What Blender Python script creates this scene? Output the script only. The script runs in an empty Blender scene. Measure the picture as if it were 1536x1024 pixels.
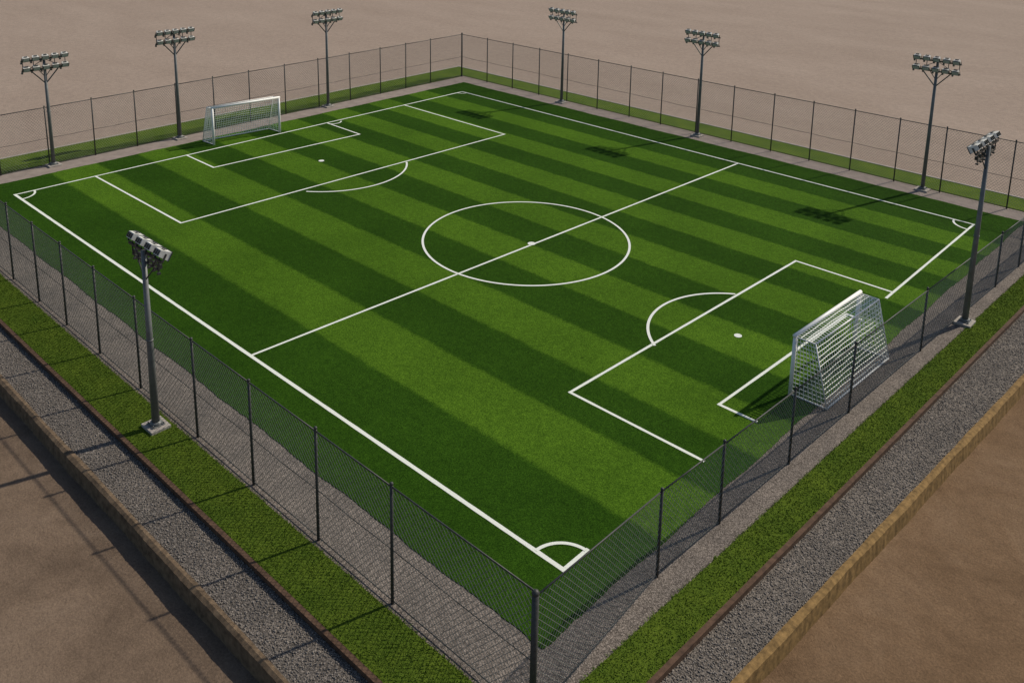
import bpy, math, random
import numpy as np
from mathutils import Matrix, Vector
random.seed(7); rng=np.random.default_rng(7)
S=0.42
scene=bpy.context.scene
scene.view_settings.view_transform='Standard'
try: scene.view_settings.look='None'
except Exception: pass
scene.view_settings.exposure=0

# ---------------------------------------------------------------- helpers
class MB:
    def __init__(s): s.v=[]; s.f=[]; s.mi=[]
    def add(s,vs,fs,m=0):
        o=len(s.v); s.v+=[tuple(x) for x in vs]
        for f in fs: s.f.append(tuple(o+i for i in f)); s.mi.append(m)
    def box(s,c,size,R=None,m=0,taper=1.0):
        hx,hy,hz=[a/2 for a in size]; vs=[]
        for x,y,z in [(-1,-1,-1),(1,-1,-1),(1,1,-1),(-1,1,-1),(-1,-1,1),(1,-1,1),(1,1,1),(-1,1,1)]:
            t=taper if y<0 else 1.0
            p=Vector((x*hx*t,y*hy,z*hz*t))
            if R is not None: p=R@p
            vs.append(p+Vector(c))
        s.add(vs,[(0,3,2,1),(4,5,6,7),(0,1,5,4),(1,2,6,5),(2,3,7,6),(3,0,4,7)],m)
    def cyl(s,p0,p1,r0,r1=None,n=8,m=0,caps=True):
        r1=r0 if r1 is None else r1
        p0=Vector(p0); p1=Vector(p1); d=(p1-p0)
        if d.length<1e-6: return
        d.normalize(); a=Vector((0,0,1)) if abs(d.z)<.9 else Vector((1,0,0))
        u=d.cross(a).normalized(); w=d.cross(u)
        vs=[]
        for p,r in ((p0,r0),(p1,r1)):
            for i in range(n):
                t=2*math.pi*i/n; vs.append(p+(u*math.cos(t)+w*math.sin(t))*r)
        fs=[(i,(i+1)%n,n+(i+1)%n,n+i) for i in range(n)]
        if caps and n>3: fs+=[tuple(range(n-1,-1,-1)),tuple(range(n,2*n))]
        s.add(vs,fs,m)
    def ball(s,c,r,m=0):
        n=8; k=5; vs=[];fs=[]
        for j in range(k):
            ph=-math.pi/2+math.pi*(j+.5)/k
            for i in range(n):
                t=2*math.pi*i/n; vs.append((c[0]+r*math.cos(ph)*math.cos(t),c[1]+r*math.cos(ph)*math.sin(t),c[2]+r*math.sin(ph)))
        for j in range(k-1):
            for i in range(n): fs.append((j*n+i,j*n+(i+1)%n,(j+1)*n+(i+1)%n,(j+1)*n+i))
        fs.append(tuple(range((k-1)*n,k*n))); fs.append(tuple(range(n-1,-1,-1)))
        s.add(vs,fs,m)
    def obj(s,name,mats,parent=None,smooth=False,bevel=0):
        me=bpy.data.meshes.new(name)
        me.from_pydata([(x*S,y*S,z*S) for x,y,z in s.v],[],s.f)
        if not isinstance(mats,(list,tuple)): mats=[mats]
        for m in mats: me.materials.append(m)
        me.polygons.foreach_set('material_index',s.mi)
        if smooth: me.polygons.foreach_set('use_smooth',[True]*len(s.f))
        me.update()
        ob=bpy.data.objects.new(name,me); scene.collection.objects.link(ob)
        if parent: ob.parent=parent
        if bevel:
            b=ob.modifiers.new('bevel','BEVEL'); b.width=bevel*S; b.segments=2; b.limit_method='ANGLE'
        return ob
def empty(name,loc=(0,0,0),rz=0):
    e=bpy.data.objects.new(name,None); e.empty_display_size=.5
    e.location=[a*S for a in loc]; e.rotation_euler=(0,0,rz); scene.collection.objects.link(e); return e

# ---------------------------------------------------------------- materials
class NT:
    def __init__(s,name,spec=.25):
        s.m=bpy.data.materials.new(name); s.m.use_nodes=True; s.t=s.m.node_tree
        s.b=s.t.nodes['Principled BSDF']; s.tc=s.t.nodes.new('ShaderNodeNewGeometry')
        s.b.inputs['Specular IOR Level'].default_value=spec
    def link(s,a,b): s.t.links.new(a,b)
    def noise(s,scale,detail=4,rough=.6,vec=None,dist=0):
        n=s.t.nodes.new('ShaderNodeTexNoise'); n.inputs['Scale'].default_value=scale; n.inputs['Detail'].default_value=detail
        n.inputs['Roughness'].default_value=rough; n.inputs['Distortion'].default_value=dist
        s.link(vec or s.tc.outputs['Position'],n.inputs['Vector']); return n.outputs['Fac']
    def voro(s,scale,out='Distance',vec=None):
        n=s.t.nodes.new('ShaderNodeTexVoronoi'); n.inputs['Scale'].default_value=scale
        s.link(vec or s.tc.outputs['Position'],n.inputs['Vector']); return n.outputs[out]
    def ramp(s,fac,stops):
        r=s.t.nodes.new('ShaderNodeValToRGB'); e=r.color_ramp.elements
        while len(e)<len(stops): e.new(.5)
        for i,(p,c) in enumerate(stops): e[i].position=p; e[i].color=(*c,1) if len(c)==3 else c
        s.link(fac,r.inputs['Fac']); return r.outputs['Color']
    def mix(s,fac,a,b,mode='MIX'):
        n=s.t.nodes.new('ShaderNodeMix'); n.data_type='RGBA'; n.blend_type=mode
        for inp,v in zip((n.inputs[0],n.inputs[6],n.inputs[7]),(fac,a,b)):
            if isinstance(v,(int,float)): inp.default_value=v
            elif isinstance(v,tuple): inp.default_value=(*v,1)
            else: s.link(v,inp)
        return n.outputs[2]
    def math(s,op,a,b=None,c=None):
        n=s.t.nodes.new('ShaderNodeMath'); n.operation=op
        for i,v in enumerate((a,b,c)):
            if v is None: continue
            if isinstance(v,(int,float)): n.inputs[i].default_value=v
            else: s.link(v,n.inputs[i])
        return n.outputs[0]
    def mapr(s,v,a,b,c=0,d=1,smooth=True):
        n=s.t.nodes.new('ShaderNodeMapRange'); n.interpolation_type='SMOOTHSTEP' if smooth else 'LINEAR'
        s.link(v,n.inputs['Value']); 
        for k,x in (('From Min',a),('From Max',b),('To Min',c),('To Max',d)): n.inputs[k].default_value=x
        return n.outputs['Result']
    def xyz(s):
        n=s.t.nodes.new('ShaderNodeSeparateXYZ'); s.link(s.tc.outputs['Position'],n.inputs[0]); return n.outputs
    def scaled(s,v):
        n=s.t.nodes.new('ShaderNodeMapping'); n.inputs['Scale'].default_value=v; s.link(s.tc.outputs['Position'],n.inputs['Vector']); return n.outputs[0]
    def bump(s,h,strength=.5,dist=.02):
        n=s.t.nodes.new('ShaderNodeBump'); n.inputs['Strength'].default_value=strength; n.inputs['Distance'].default_value=dist
        s.link(h,n.inputs['Height']); s.link(n.outputs[0],s.b.inputs['Normal'])
    def done(s,col,rough=.9,metal=0):
        if isinstance(col,tuple): s.b.inputs['Base Color'].default_value=(*col,1)
        else: s.link(col,s.b.inputs['Base Color'])
        s.b.inputs['Roughness'].default_value=rough; s.b.inputs['Metallic'].default_value=metal
        return s.m
def mul(c,k): return tuple(a*k for a in c)
def simple(name,col,rough=.6,metal=0,var=.25,scale=6):
    n=NT(name); f=n.noise(scale,5,.65)
    return n.done(n.ramp(f,[(.3,mul(col,1-var)),(.7,mul(col,1+var))]),rough,metal)

def grass_pitch():
    n=NT('pitch_turf',.03); X,Y,Z=n.xyz()
    nz=n.noise(1.1,3,.6); nz2=n.noise(9,4,.7)
    y=n.math('ADD',Y,n.math('MULTIPLY',n.math('SUBTRACT',nz,.5),.25)); y=n.math('ADD',y,n.math('MULTIPLY',n.math('SUBTRACT',nz2,.5),.35))
    y=n.math('MINIMUM',n.math('MAXIMUM',y,-40*S),41*S)
    u=n.math('DIVIDE',n.math('ADD',y,43.5*S),S)
    cnt=n.math('ADD',n.math('MULTIPLY',u,.139),n.math('MULTIPLY',n.math('MULTIPLY',u,u),.000386))
    st=n.mapr(n.math('SINE',n.math('MULTIPLY',cnt,math.pi)),-.16,.16)
    dark=(.0180,.0525,.0040); light=(.048,.109,.0085)
    col=n.mix(st,light,dark)
    big=n.noise(.16,4,.6); fine=n.noise(26,4,.8); mid=n.noise(3.2,4,.65)
    col=n.mix(1.0,col,n.ramp(big,[(.3,(.80,.82,.8)),(.7,(1.22,1.17,1.15))]),'MULTIPLY')
    col=n.mix(1.0,col,n.ramp(mid,[(.3,(.84,.86,.83)),(.7,(1.16,1.13,1.1))]),'MULTIPLY')
    col=n.mix(1.0,col,n.ramp(fine,[(.34,(.30,.36,.30)),(.5,(1,1,1)),(.66,(2.1,1.9,1.85))]),'MULTIPLY')
    n.bump(fine,.6,.03); return n.done(col,.95)
def grass_verge():
    n=NT('verge_turf',.03); f=n.noise(30,5,.8); b=n.noise(.8,4,.6)
    col=n.ramp(f,[(.3,(.040,.075,.008)),(.5,(.072,.118,.013)),(.7,(.110,.16,.026))])
    col=n.mix(1.0,col,n.ramp(b,[(.3,(.75,.8,.8)),(.7,(1.25,1.15,1.1))]),'MULTIPLY')
    n.bump(f,.6,.04); return n.done(col,.95)
def blade_mat():
    n=NT('grass_blades',.05); f=n.noise(9,3,.7); b=n.noise(.8,4,.6)
    col=n.ramp(f,[(.3,(.050,.095,.009)),(.55,(.082,.135,.016)),(.72,(.12,.170,.032))])
    col=n.mix(1.0,col,n.ramp(b,[(.3,(.75,.8,.8)),(.7,(1.2,1.12,1.1))]),'MULTIPLY')
    return n.done(col,.8)
def gravel(name,base,scale=26,contrast=.75):
    n=NT(name,.1); d=n.voro(scale); c=n.voro(scale,'Color'); 
    sx=n.t.nodes.new('ShaderNodeSeparateColor'); n.link(c,sx.inputs[0])
    big=n.noise(.7,4,.6); fine=n.noise(70,3,.7)
    col=n.ramp(sx.outputs[0],[(0,mul(base,1-contrast*.7)),(.6,base),(1,mul(base,1+contrast))])
    col=n.mix(1.0,col,n.ramp(d,[(.25,(1,1,1)),(.75,(.4,.4,.4))]),'MULTIPLY')
    col=n.mix(1.0,col,n.ramp(big,[(.3,(.8,.8,.8)),(.7,(1.2,1.18,1.15))]),'MULTIPLY')
    h=n.math('SUBTRACT',1.0,d); n.bump(n.math('ADD',h,n.math('MULTIPLY',fine,.3)),.6,.02)
    return n.done(col,.95)
def ground_mat():
    n=NT('packed_earth',.05); X,Y,Z=n.xyz()
    wob=n.noise(.05,4,.6)
    d=n.math('SUBTRACT',X,Y); d=n.math('ADD',d,n.math('MULTIPLY',n.math('SUBTRACT',wob,.5),14))
    near=n.mapr(d,-15*S*1.41,45*S*1.41)
    tan_=n.ramp(n.noise(.06,6,.62,n.scaled((1,2.2,1))),[(.3,(.272,.216,.178)),(.5,(.294,.235,.195)),(.72,(.320,.258,.215))])
    brown=n.ramp(n.noise(.35,6,.68,None,.6),[(.28,(.115,.083,.060)),(.5,(.160,.116,.084)),(.72,(.20,.148,.109))])
    orange=n.ramp(n.noise(.35,6,.68,None,.6),[(.28,(.125,.080,.047)),(.5,(.166,.108,.065)),(.72,(.20,.136,.086))])
    nb=n.mix(n.mapr(n.math('ADD',X,Y),-12*S,12*S),brown,orange)
    col=n.mix(near,tan_,nb)
    grit=n.noise(14,8,.82); g2=n.noise(2.2,6,.75)
    col=n.mix(1.0,col,n.ramp(grit,[(.3,(.60,.60,.60)),(.5,(1,1,1)),(.7,(1.4,1.39,1.37))]),'MULTIPLY')
    col=n.mix(1.0,col,n.ramp(g2,[(.3,(.86,.86,.86)),(.7,(1.12,1.12,1.11))]),'MULTIPLY')
    n.bump(n.math('ADD',grit,n.math('MULTIPLY',g2,1.5)),.6,.05); return n.done(col,1)
def paint():
    n=NT('line_paint',.05); f=n.noise(30,5,.8); 
    col=n.ramp(f,[(.32,(.25,.33,.20)),(.44,(.62,.66,.60)),(.6,(.76,.78,.75))])
    return n.done(col,.9)

M_pitch=grass_pitch(); M_verge=grass_verge(); M_blade=blade_mat()
M_apron=gravel('apron_gravel',(.225,.197,.176),30,.5)
M_path=gravel('path_gravel',(.19,.170,.152),26,.6)
M_ground=ground_mat(); M_paint=paint()
M_kerb=simple('timber_edging',(.085,.05,.032),.9,0,.45,5)
M_wallL=simple('earth_wall',(.13,.092,.058),.95,0,.5,4)
M_sand=simple('sandstone_edge',(.20,.125,.048),.95,0,.45,6)
M_conc=simple('concrete',(.34,.31,.28),.9,0,.2,5)
M_walk=simple('walkway_concrete',(.235,.198,.175),.95,0,.18,1.5)
M_post=simple('fence_steel',(.055,.057,.056),.5,.2,.3,10)
M_wire=simple('fence_wire',(.20,.205,.19),.55,.1,.2,10)
M_pole=simple('galvanised_steel',(.15,.158,.158),.5,.3,.2,3)
M_lamp=simple('lamp_housing',(.62,.62,.58),.45,.1,.15,8)
M_dark=simple('lamp_bracket',(.05,.052,.05),.5,.3,.2,8)
M_glass=simple('lamp_glass',(.42,.43,.41),.15,.0,.2,8)
M_white=simple('goal_paint',(.80,.80,.78),.4,0,.05,6)
M_net=simple('net_cord',(.78,.80,.75),.8,0,.05,6)

# ---------------------------------------------------------------- ground & terrace
def sheet(name,pts,z,mat,thick=0):
    b=MB(); n=len(pts); vs=[(x,y,z) for x,y in pts]
    if thick:
        vs+=[(x,y,z-thick) for x,y in pts]
        fs=[tuple(range(n))]+[(i,n+i,n+(i+1)%n,(i+1)%n) for i in range(n)]
    else: fs=[tuple(range(n))]
    b.add(vs,fs); return b.obj(name,mat)
GZ=-1.35
sheet('ground',[(-3000,-3000),(3000,-3000),(3000,3000),(-3000,3000)],GZ,M_ground)
R0=[(-60.3,-53.9),(56.2,-53.9),(60.3,53.8),(-60.3,53.8)]
R1=[(-67.7,-57.6),(58.8,-57.6),(63.0,59.5),(-67.7,59.5)]
R2=[(-68.1,-57.95),(59.15,-57.95),(63.35,59.9),(-68.1,59.9)]
R3=[(-68.1,-61.2),(61.6,-61.2),(68.6,59.9),(0,0)]
R4=[(-68.1,-61.75),(62.1,-61.75),(69.2,59.9),(0,0)]
sheet('gravel_apron',R0,0,M_apron,1.85)
sheet('walkway',[(-60.0,-53.6),(-55.7,-53.6),(-55.7,49.4),(54.6,49.4),(56.6,53.6),(-60.0,53.6)],.012,M_walk)
# turf with a slightly irregular cut edge
pts=[]
cs=[(-55.9,-48.8),(53.2,-49.3),(54.8,49.6),(-55.9,49.6)]
for i in range(4):
    p=Vector(cs[i]); q=Vector(cs[(i+1)%4]); d=(q-p).normalized(); nn=Vector((d.y,-d.x)); k=220
    for j in range(k):
        c=p.lerp(q,j/k)+nn*(random.uniform(-.06,.06)+.07*math.sin(j*.23+i)) ; pts.append((c.x,c.y))
sheet('football_pitch',pts,.05,M_pitch,.05)
b=MB()
for i in range(4):
    j=(i+1)%4
    vs=[(R0[i][0],R0[i][1],.04),(R1[i][0],R1[i][1],.04),(R1[j][0],R1[j][1],.04),(R0[j][0],R0[j][1],.04)]
    b.add(vs,[(0,1,2,3)])
b.obj('grass_verge',M_verge)
def ring(name,A,B,idx,ztop,zbot,mat):
    b=MB()
    for i in idx:
        j=(i+1)%4
        q=[A[i],B[i],B[j],A[j]]
        vs=[(x,y,ztop) for x,y in q]+[(x,y,zbot) for x,y in q]
        b.add(vs,[(0,1,2,3),(1,5,6,2),(0,3,7,4),(0,4,5,1),(3,2,6,7)])
    return b.obj(name,mat)
ring('timber_edging',R1,R2,(0,1),.12,GZ-.1,M_kerb)
ring('concrete_kerb',R1,R2,(2,3),.12,GZ-.1,M_conc)
PZ=-.3
ring('gravel_path',R2,R3,(0,1),PZ,GZ-.1,M_path)
def wall(name,i,mat,steps=420):
    j=i+1; b=MB(); rows=[]
    rs=[random.uniform(0,6) for _ in range(8)]
    def wob(k,a): return .5*math.sin(k*.11+rs[a])+.3*math.sin(k*.31+rs[a+1])+random.uniform(-.3,.3)
    for k in range(steps+1):
        t=k/steps
        p=Vector(R3[i]).lerp(Vector(R3[j]),t); q=Vector(R4[i]).lerp(Vector(R4[j]),t)
        w=.05*wob(k,0); w2=.07*wob(k,2); z=-.14+.04*wob(k,4); o=(q-p).normalized(); mid=p.lerp(q,.5)
        rows.append([(p.x+o.x*w,p.y+o.y*w,PZ-.2),(p.x+o.x*w,p.y+o.y*w,z),(mid.x,mid.y,z+.06),(q.x+o.x*w2,q.y+o.y*w2,z-.06),
                     (q.x+o.x*(w2+.10),q.y+o.y*(w2+.10),-.8),(q.x+o.x*(w2+.2),q.y+o.y*(w2+.2),GZ-.1)])
    n=len(rows[0]); vs=[v for r in rows for v in r]
    b.add(vs,[(k*n+m,k*n+m+1,(k+1)*n+m+1,(k+1)*n+m) for k in range(steps) for m in range(n-1)])
    return b.obj(name,mat)
wall('retaining_wall',0,M_wallL); wall('sandstone_edging',1,M_sand)

# ---------------------------------------------------------------- markings
lw=.29; ZL=.060
b=MB()
def line(p,q,w=None,ext=True):
    w=w or lw
    p=Vector(p);q=Vector(q); d=(q-p).normalized(); n=Vector((-d.y,d.x))*w/2
    if ext: p=p-d*w/2; q=q+d*w/2
    k=max(2,int((q-p).length/1.2)); 
    z=ZL+(.010 if abs(d.x)>abs(d.y) else 0)
    vs=[];
    for i in range(k+1):
        c=p.lerp(q,i/k); ww=1+random.uniform(-.08,.08)
        vs+=[(c.x+n.x*ww,c.y+n.y*ww,z),(c.x-n.x*ww,c.y-n.y*ww,z)]
    b.add(vs,[(2*i,2*i+1,2*i+3,2*i+2) for i in range(k)])
def arc(c,r,a0,a1,w=lw,n=64):
    z=ZL+.020; vs=[]
    for i in range(n+1):
        t=math.radians(a0+(a1-a0)*i/n)
        for rr in (r-w/2,r+w/2): vs.append((c[0]+rr*math.cos(t),c[1]+rr*math.sin(t),z))
    b.add(vs,[(2*i,2*i+1,2*i+3,2*i+2) for i in range(n)])
def disc(c,r):
    z=ZL+.020; n=24
    b.add([(c[0]+r*math.cos(2*math.pi*i/n),c[1]+r*math.sin(2*math.pi*i/n),z) for i in range(n)],[tuple(range(n))])
HW=43.48
line((-50,-HW),(50,-HW),.36)
# near goal line: paint survives only towards the two corners
for p,q in [((-50,HW),(50,HW)),((-50,-HW),(-50,HW)),((50,-HW),(50,-40.9)),((50,13.0),(50,HW)),((10.8,-HW),(14.2,HW)),
  ((-50,-32.3),(-24.5,-32.1)),((-24.5,-32.1),(-22.9,27.7)),((-22.9,27.7),(-50,27.7)),
  ((-50,-17.8),(-41.6,-17.8)),((-41.6,-17.8),(-40.3,9.3)),((-40.3,9.3),(-50,9.4)),
  ((50.6,-26.6),(36.7,-26.6)),((36.7,-26.6),(38.2,14.9)),((38.2,14.9),(50,14.9)),
  ((51,-18.7),(47.4,-18.7)),((47.4,-18.7),(48.4,6)),((48.4,6),(50,6))]: line(p,q)
arc((10.7,-3.8),13.1,0,360,n=128)
disc((12.1,-4.3),.5); disc((-32.9,-4),.45); disc((42.4,-6.5),.4)
ang=math.degrees(math.asin(9.65/11.8)); arc((-29.9,-4.25),11.7,-ang+1,ang)
ang=math.degrees(math.asin(7.85/9.4)); arc((42.7,-6.3),9.5,180-ang,180+ang)
arc((50,-HW),2.5,90,180,w=.28,n=16); arc((50,HW),2.5,180,270,w=.28,n=16); arc((-50,-HW),2.5,0,90,w=.28,n=16); arc((-50,HW),1.5,270,360,w=.2,n=16)
arc((-50,10.6),1.6,-50,60,w=.25,n=12)
b.obj('pitch_markings',M_paint)

# ---------------------------------------------------------------- fences
WR=.017
def fence_part(A,B,HA,HB,ts,P,Rr,W,mid,bottom,capR,cell):
    A=Vector((*A,0)); B=Vector((*B,0)); d=B-A; Lf=d.length; d.normalize()
    H=lambda s: HA+(HB-HA)*s/Lf
    for s in ts:
        p=A+d*s; lean=Vector((random.uniform(-.05,.05),random.uniform(-.05,.05),0))
        P.cyl(p,p+lean+Vector((0,0,H(s)+.12)),capR,n=8); P.ball(p+lean+Vector((0,0,H(s)+.18)),capR*1.25)
    ends=sorted(set([0]+list(ts)+[Lf]))
    for a,c in zip(ends[:-1],ends[1:]):
        Rr.cyl(A+d*a+Vector((0,0,H(a))),A+d*c+Vector((0,0,H(c))),.06,n=6)
        if mid:
            m=(a+c)/2; sag=random.uniform(.03,.10)
            Rr.cyl(A+d*a+Vector((0,0,H(a)*.47)),A+d*m+Vector((0,0,H(m)*.47-sag)),.032,n=5)
            Rr.cyl(A+d*m+Vector((0,0,H(m)*.47-sag)),A+d*c+Vector((0,0,H(c)*.47)),.032,n=5)
        if bottom: Rr.cyl(A+d*a+Vector((0,0,.25)),A+d*c+Vector((0,0,.25)),.04,n=5)
    off=d.cross(Vector((0,0,1)))*.03; sl=1.15; g=(HB-HA)/Lf; z0=.06; s0=-max(HA,HB)/sl
    while s0<Lf:
        st=(HA-z0+sl*s0)/(sl-g); a=max(0,s0); c=min(Lf,st)
        if c>a+.02: W.cyl(A+d*a+off+Vector((0,0,z0+sl*(a-s0))),A+d*c+off+Vector((0,0,z0+sl*(c-s0))),WR,n=3,caps=False)
        s0m=Lf-s0; st2=(sl*s0m+z0-HA)/(sl+g); a2=max(0,st2); c2=min(Lf,s0m)
        if c2>a2+.02: W.cyl(A+d*a2-off+Vector((0,0,z0+sl*(s0m-a2))),A+d*c2-off+Vector((0,0,z0+sl*(s0m-c2))),WR,n=3,caps=False)
        s0+=cell
def fence(segs,mid=True,bottom=True,capR=.11,cell=.42):
    E=empty('chain_link_fence'); P=MB(); Rr=MB(); W=MB()
    for A,B,HA,HB,ts in segs: fence_part(A,B,HA,HB,ts,P,Rr,W,mid,bottom,capR,cell)
    P.obj('fence_posts',M_post,E,True); Rr.obj('fence_rails',M_post,E,True); W.obj('wire_mesh',M_wire,E)
def byx(xs,A,B): return [abs(x-A[0])/abs(B[0]-A[0])*math.dist(A,B) for x in xs]
def byy(ys,A,B): return [abs(y-A[1])/abs(B[1]-A[1])*math.dist(A,B) for y in ys]
CN=(56.0,-53.4); CR=(59.2,53.4); CF=(-60.4,53.4); CL=(-59.8,-53.2); CM=(54.9,-39.5)
fence([(CL,CN,9.0,8.6,byx([-59.8,-52,-44.5,-37,-29.5,-22.3,-14.8,-7.6,.2,8.7,18.9,27.4,35.8,43.9],CL,CN))])
fence([(CN,CM,8.3,6.6,[]),(CM,CR,6.6,6.5,byy([-39.5,-32,-22,-11.6,3.9,25,33,43],CM,CR))],mid=False)
fence([(CL,CF,9.1,9.5,byy([-42,-35,-28,-21.1,-14,-7,0,7.5,15,22.5,30.2,37,44],CL,CF))],capR=.10)
fence([(CF,CR,9.5,10.0,byx([-52.5,-45,-37.5,-30,-22.3,-14.6,-7.5,0,7.2,14.7,21.6,28.4,35.4,42.2,51.4],CF,CR))],capR=.10)
for c,h,r in ((CN,8.5,.2),(CR,10.1,.18),(CF,9.7,.17),(CL,9.2,.18)):
    P=MB(); P.cyl((c[0],c[1],0),(c[0],c[1],h),r,n=12); P.ball((c[0],c[1],h),r*1.15); P.cyl((c[0],c[1],0),(c[0],c[1],.12),r*1.9,n=12)
    P.obj('fence_corner_post',M_post,None,True)

# ---------------------------------------------------------------- goals
def net(b,q,nu,nv,sag,r=.036):
    q=[Vector(p) for p in q]; nrm=(q[1]-q[0]).cross(q[3]-q[0]).normalized()
    def P(u,v):
        return q[0].lerp(q[1],u).lerp(q[3].lerp(q[2],u),v)+nrm*sag*math.sin(math.pi*u)*math.sin(math.pi*v)+nrm*.03*math.sin(u*23+v*17)*min(1,8*u*(1-u))
    g=[[P(i/nu,j/nv) for j in range(nv+1)] for i in range(nu+1)]
    for i in range(nu+1):
        for j in range(nv): b.cyl(g[i][j],g[i][j+1],r,n=3,caps=False)
    for j in range(nv+1):
        for i in range(nu): b.cyl(g[i][j],g[i+1][j],r,n=3,caps=False)
def goal(A,B,H,back,topd,zg=.05):
    A=Vector((*A,zg)); B=Vector((*B,zg)); c=(A+B)/2; E=empty('soccer_goal',c)
    d=(B-A).normalized(); bk=Vector((*back,0)); up=Vector((0,0,H)); w=(B-A).length
    a=A-c; e=B-c; D=bk; T=bk.normalized()*topd
    F=MB(); r=.19
    F.cyl(a,a+up,r,n=12);F.cyl(e,e+up,r,n=12);F.cyl(a+up-d*r,e+up+d*r,r,n=12)
    F.obj('goal_posts',M_white,E,True)
    G=MB(); r2=.075
    tb=up-Vector((0,0,.12))
    for p in (a,e):
        G.cyl(p+tb,p+tb+T,r2,n=8); G.cyl(p+tb+T,p+D+Vector((0,0,.09)),r2,n=8); G.cyl(p+Vector((0,0,.09)),p+D+Vector((0,0,.09)),r2,n=8)
    G.cyl(a+tb+T,e+tb+T,r2,n=8); G.cyl(a+D+Vector((0,0,.09)),e+D+Vector((0,0,.09)),r2*1.3,n=8)
    G.obj('goal_frame',M_white,E,True)
    N=MB(); cs=.42; o=Vector((0,0,.1))
    net(N,[a+tb+T,e+tb+T,e+D+o,a+D+o],int(w/cs),int(H/cs),.15)
    net(N,[a+tb,e+tb,e+tb+T,a+tb+T],int(w/cs),max(3,int(topd/cs)),-.1)
    for p in (a,e):
        net(N,[p+tb,p+tb+T,p+D+o,p+o],max(5,int(D.length/cs)),int(H/cs),.08)
    N.obj('goal_net',M_net,E)
goal((51.2,-12.7),(51.8,-0.1),5.9,(3.45,0.05),1.9)
goal((-51.9,-11.9),(-50.7,0.0),6.3,(-3.1,-.3),1.5)

# ---------------------------------------------------------------- floodlight towers
def lamp(b,c,w,h,dp,tilt,yaw=0):
    R=Matrix.Rotation(yaw,3,'Z')@Matrix.Rotation(-tilt,3,'X'); c=Vector(c)
    b.box(c,(w,dp,h),R,0,.72)
    b.box(c+R@Vector((0,dp/2+.03,0)),(w*1.08,.06,h*1.1),R,1)
    b.box(c+R@Vector((0,dp/2+.075,0)),(w*.88,.03,h*.86),R,2)
    for k in (-.25,0,.25): b.box(c+R@Vector((k*w,-dp/2-.05,0)),(w*.06,.14,h*.55),R,1)
    b.box(c+R@Vector((0,0,h*.5+.05)),(w*.5,dp*.3,.05),R,1)
    for sx in (-1,1): b.box(c+R@Vector((sx*(w*.5+.04),0,-h*.3)),(.05,.16,h*.9),R,1)
M_arm=simple('arm_steel',(.10,.105,.10),.5,.3)
def tower(x,y,H,rz,near=0,z=0):
    E=empty('floodlight_tower',(x,y,z),rz)
    P=MB()
    top=H+ (1.1 if near else 2.6)
    P.cyl((0,0,.35),(0,0,top),.33 if near else .29,.19,n=14)
    P.cyl((0,0,.25),(0,0,.55),.5,.45,n=14)
    P.cyl((0,0,top*.5),(0,0,top*.5+.12),.30,.30,n=14)
    P.obj('pole',M_pole,E,True)
    Q=MB(); Q.box((0,0,.1),(1.9,1.7,.3)); Q.box((0,0,.28),(1.15,1.15,.08),None,1)
    for sx in (-.45,.45):
        for sy in (-.45,.45): Q.cyl((sx,sy,.3),(sx,sy,.5),.06,n=6,m=1)
    Q.obj('base_plinth',[M_conc,M_pole],E,bevel=.03)
    C=MB(); Lm=MB()
    if near:
        L2=2.6*near
        C.box((0,.15,H+.9),(2*L2,.18,.18)); C.box((0,.15,H+.05),(2*L2*.8,.14,.14))
        for s in (-1,1):
            C.cyl((0,0,H-1.5),(s*1.5,.15,H+.05),.06,n=6); C.cyl((s*1.2,.15,H+.05),(s*1.9,.15,H+.9),.05,n=6)
            C.box((s*L2*.8,.15,H+.45),(.09,.09,.9))
        for i in range(4):
            xx=(-2.15+i*1.43)*near
            C.cyl((xx,.15,H+.9),(xx,.3,H+1.25),.06,n=6)
            lamp(Lm,(xx,.42,H+1.45),1.12*near,.72,.85,math.radians(32))
        for i in range(6):
            xx=(-1.9+i*.76)*near
            C.box((xx,.3,H+.28),(.34,.3,.34)); C.cyl((xx,.15,H+.05),(xx,.15,H-.28),.03,n=5); C.box((xx,.2,H-.3),(.2,.26,.14))
    else:
        L2=3.3
        for zz in (.75,2.25):
            C.box((0,.12,H+zz),(2*L2,.16,.16))
            C.box((0,-.25,H+zz-.18),(2*L2*.96,.09,.09))
            for i in range(5):
                xx=-2.75+i*1.375
                C.cyl((xx,.12,H+zz),(xx,.35,H+zz+.22),.05,n=5)
                lamp(Lm,(xx,.5,H+zz+.38),.98,.62,.6,math.radians(30),random.uniform(-.08,.08))
                C.box((xx+.5,.15,H+zz-.3),(.22,.26,.26))
        for s in (-1,-.5,.5,1): C.box((s*L2*.92,.0,H+1.5),(.09,.09,1.7))
        for s in (-1,1):
            C.cyl((0,0,H-1.6),(s*2.1,.1,H+.75),.09,n=6); C.cyl((0,0,H-.6),(s*1.0,.1,H+.75),.06,n=6)
            C.cyl((0,0,H+2.2),(s*2.6,.1,H+.75),.05,n=6)
    C.obj('crossarms',M_dark if near else M_arm,E)
    Lm.obj('flood_lamps',[M_lamp,M_dark,M_glass],E)
for x,y,H in ((-59.2,-34.7,14.6),(-59.1,-14.1,16.0),(-59.2,16.4,16.0)): tower(x,y,H,-math.pi/2)
for x,y,H in ((-30.3,52.1,16.0),(1.2,52.1,16.0),(40,52.5,17.6)): tower(x,y,H,math.pi)
tower(15.2,-55.1,14.8,0,1.08,.04)
tower(58.2,13.2,18.6,math.pi/2,1.4,0)

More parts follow.
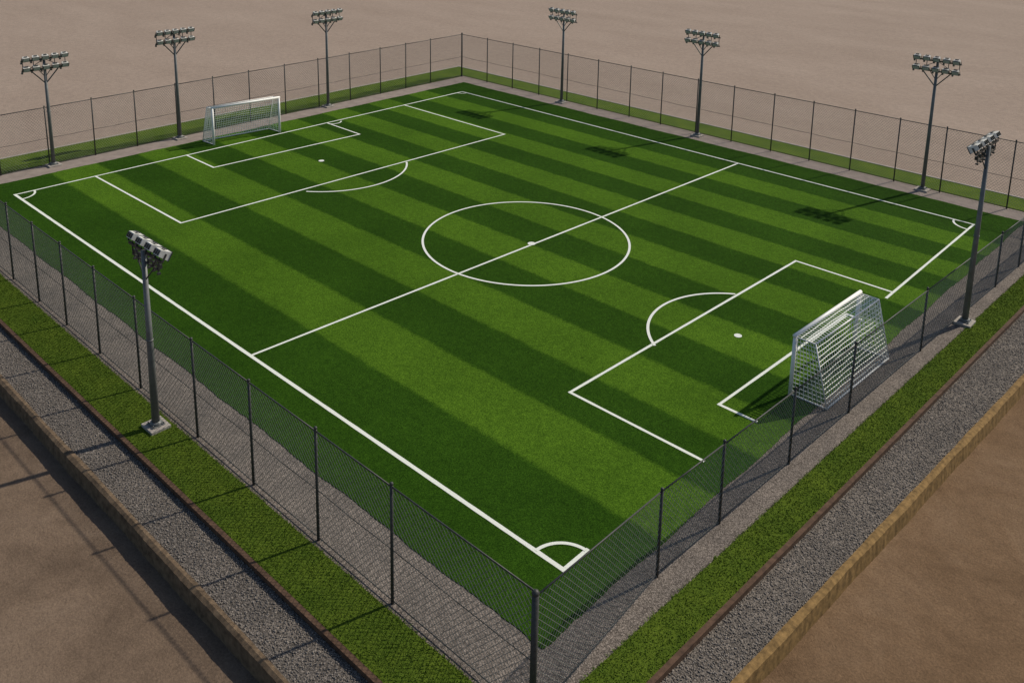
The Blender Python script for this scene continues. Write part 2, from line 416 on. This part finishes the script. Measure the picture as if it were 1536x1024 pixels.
# ---------------------------------------------------------------- grass blades and loose stones
def np_mesh(name,V,F,mat):
    me=bpy.data.meshes.new(name); me.vertices.add(len(V)); me.vertices.foreach_set('co',(V*S).astype(np.float32).ravel())
    k=F.shape[1]; me.loops.add(F.size); me.loops.foreach_set('vertex_index',F.astype(np.int32).ravel())
    me.polygons.add(len(F)); me.polygons.foreach_set('loop_start',np.arange(0,F.size,k,dtype=np.int32)); me.polygons.foreach_set('loop_total',np.full(len(F),k,dtype=np.int32))
    me.update(calc_edges=True); me.materials.append(mat)
    ob=bpy.data.objects.new(name,me); scene.collection.objects.link(ob); return ob
def band_pts(n,A,B,i,lo,hi,over=0.0):
    j=(i+1)%4; t=rng.uniform(lo,hi,n); w=rng.uniform(-over,1+over,n)
    A=np.array(A,float);B=np.array(B,float)
    p=A[i]+(A[j]-A[i])*t[:,None]; q=B[i]+(B[j]-B[i])*t[:,None]
    return p+(q-p)*w[:,None]
pts=np.vstack([band_pts(55000,R0,R1,0,.25,1,.03),band_pts(50000,R0,R1,1,0,1,.03)])
n=len(pts); a=rng.uniform(0,2*np.pi,n); h=rng.uniform(.03,.11,n); wd=rng.uniform(.025,.05,n); ln=rng.normal(0,.10,(n,2))
V=np.zeros((n,3,3)); V[:,0,:2]=pts-np.c_[np.cos(a),np.sin(a)]*wd[:,None]; V[:,1,:2]=pts+np.c_[np.cos(a),np.sin(a)]*wd[:,None]
V[:,2,:2]=pts+ln; V[:,:2,2]=.03; V[:,2,2]=.04+h
np_mesh('verge_grass_blades',V.reshape(-1,3),np.arange(3*n).reshape(-1,3),M_blade)
def stones(name,pts,z,rmin,rmax,mat):
    n=len(pts); base=np.array([(1,0,0),(-1,0,0),(0,1,0),(0,-1,0),(0,0,1),(0,0,-1)],float)
    tri=np.array([(0,2,4),(2,1,4),(1,3,4),(3,0,4),(2,0,5),(1,2,5),(3,1,5),(0,3,5)])
    r=rng.uniform(rmin,rmax,n)
    V=base[None]*(r[:,None,None])*rng.uniform(.6,1.3,(n,6,1))
    V+=rng.normal(0,.2,(n,6,3))*r[:,None,None]
    a=rng.uniform(0,2*np.pi,n); c,s=np.cos(a),np.sin(a); x=V[:,:,0]*c[:,None]-V[:,:,1]*s[:,None]; y=V[:,:,0]*s[:,None]+V[:,:,1]*c[:,None]
    V[:,:,0]=x+pts[:,0][:,None]; V[:,:,1]=y+pts[:,1][:,None]; V[:,:,2]=V[:,:,2]*.7+z+rng.uniform(0,.04,n)[:,None]
    F=(tri[None]+np.arange(n)[:,None,None]*6).reshape(-1,3)
    np_mesh(name,V.reshape(-1,3),F,mat)
M_stone=simple('loose_stone',(.21,.189,.168),.95,0,.5,9)
stones('loose_gravel',np.vstack([band_pts(14000,R2,R3,0,.35,1),band_pts(16000,R2,R3,1,0,.75)]),PZ,.03,.085,M_stone)

# ---------------------------------------------------------------- light
w=bpy.data.worlds.new("World"); scene.world=w; w.use_nodes=True; nt=w.node_tree
el=math.radians(42); sd=Vector((.28,.96,0)).normalized()
sky=nt.nodes.new('ShaderNodeTexSky'); sky.sky_type='NISHITA'; sky.sun_disc=False; sky.sun_elevation=el
sky.sun_rotation=math.atan2(sd.x,sd.y)
nt.links.new(sky.outputs[0],nt.nodes['Background'].inputs[0]); nt.nodes['Background'].inputs[1].default_value=.085
sl=bpy.data.lights.new('sun','SUN'); sl.energy=4.2; sl.angle=math.radians(1.0); sl.color=(1,.90,.75)
so=bpy.data.objects.new('sun',sl); scene.collection.objects.link(so)
to=Vector((sd.x*math.cos(el),sd.y*math.cos(el),math.sin(el))); so.rotation_euler=to.to_track_quat('Z','Y').to_euler(); so.location=(0,0,60)

# ---------------------------------------------------------------- camera
yaw,pitch,roll=map(math.radians,(132.7346,12.6796,1.1360))
f=Vector((math.cos(yaw)*math.cos(pitch),math.sin(yaw)*math.cos(pitch),-math.sin(pitch)))
r=Vector((math.sin(yaw),-math.cos(yaw),0)); u=r.cross(f)
r2=r*math.cos(roll)+u*math.sin(roll); u2=-r*math.sin(roll)+u*math.cos(roll)
cd=bpy.data.cameras.new('camera'); cam=bpy.data.objects.new('camera',cd); scene.collection.objects.link(cam)
pos=Vector((83.1566,-85.492,46.87))
M=Matrix((( r2.x,u2.x,-f.x,pos.x*S),(r2.y,u2.y,-f.y,pos.y*S),(r2.z,u2.z,-f.z,pos.z*S),(0,0,0,1)))
cam.matrix_world=M; cd.sensor_width=36; cd.lens=36*1375.598/1536; cd.shift_y=-409.195/1536; cd.clip_start=.5; cd.clip_end=5000
scene.camera=cam
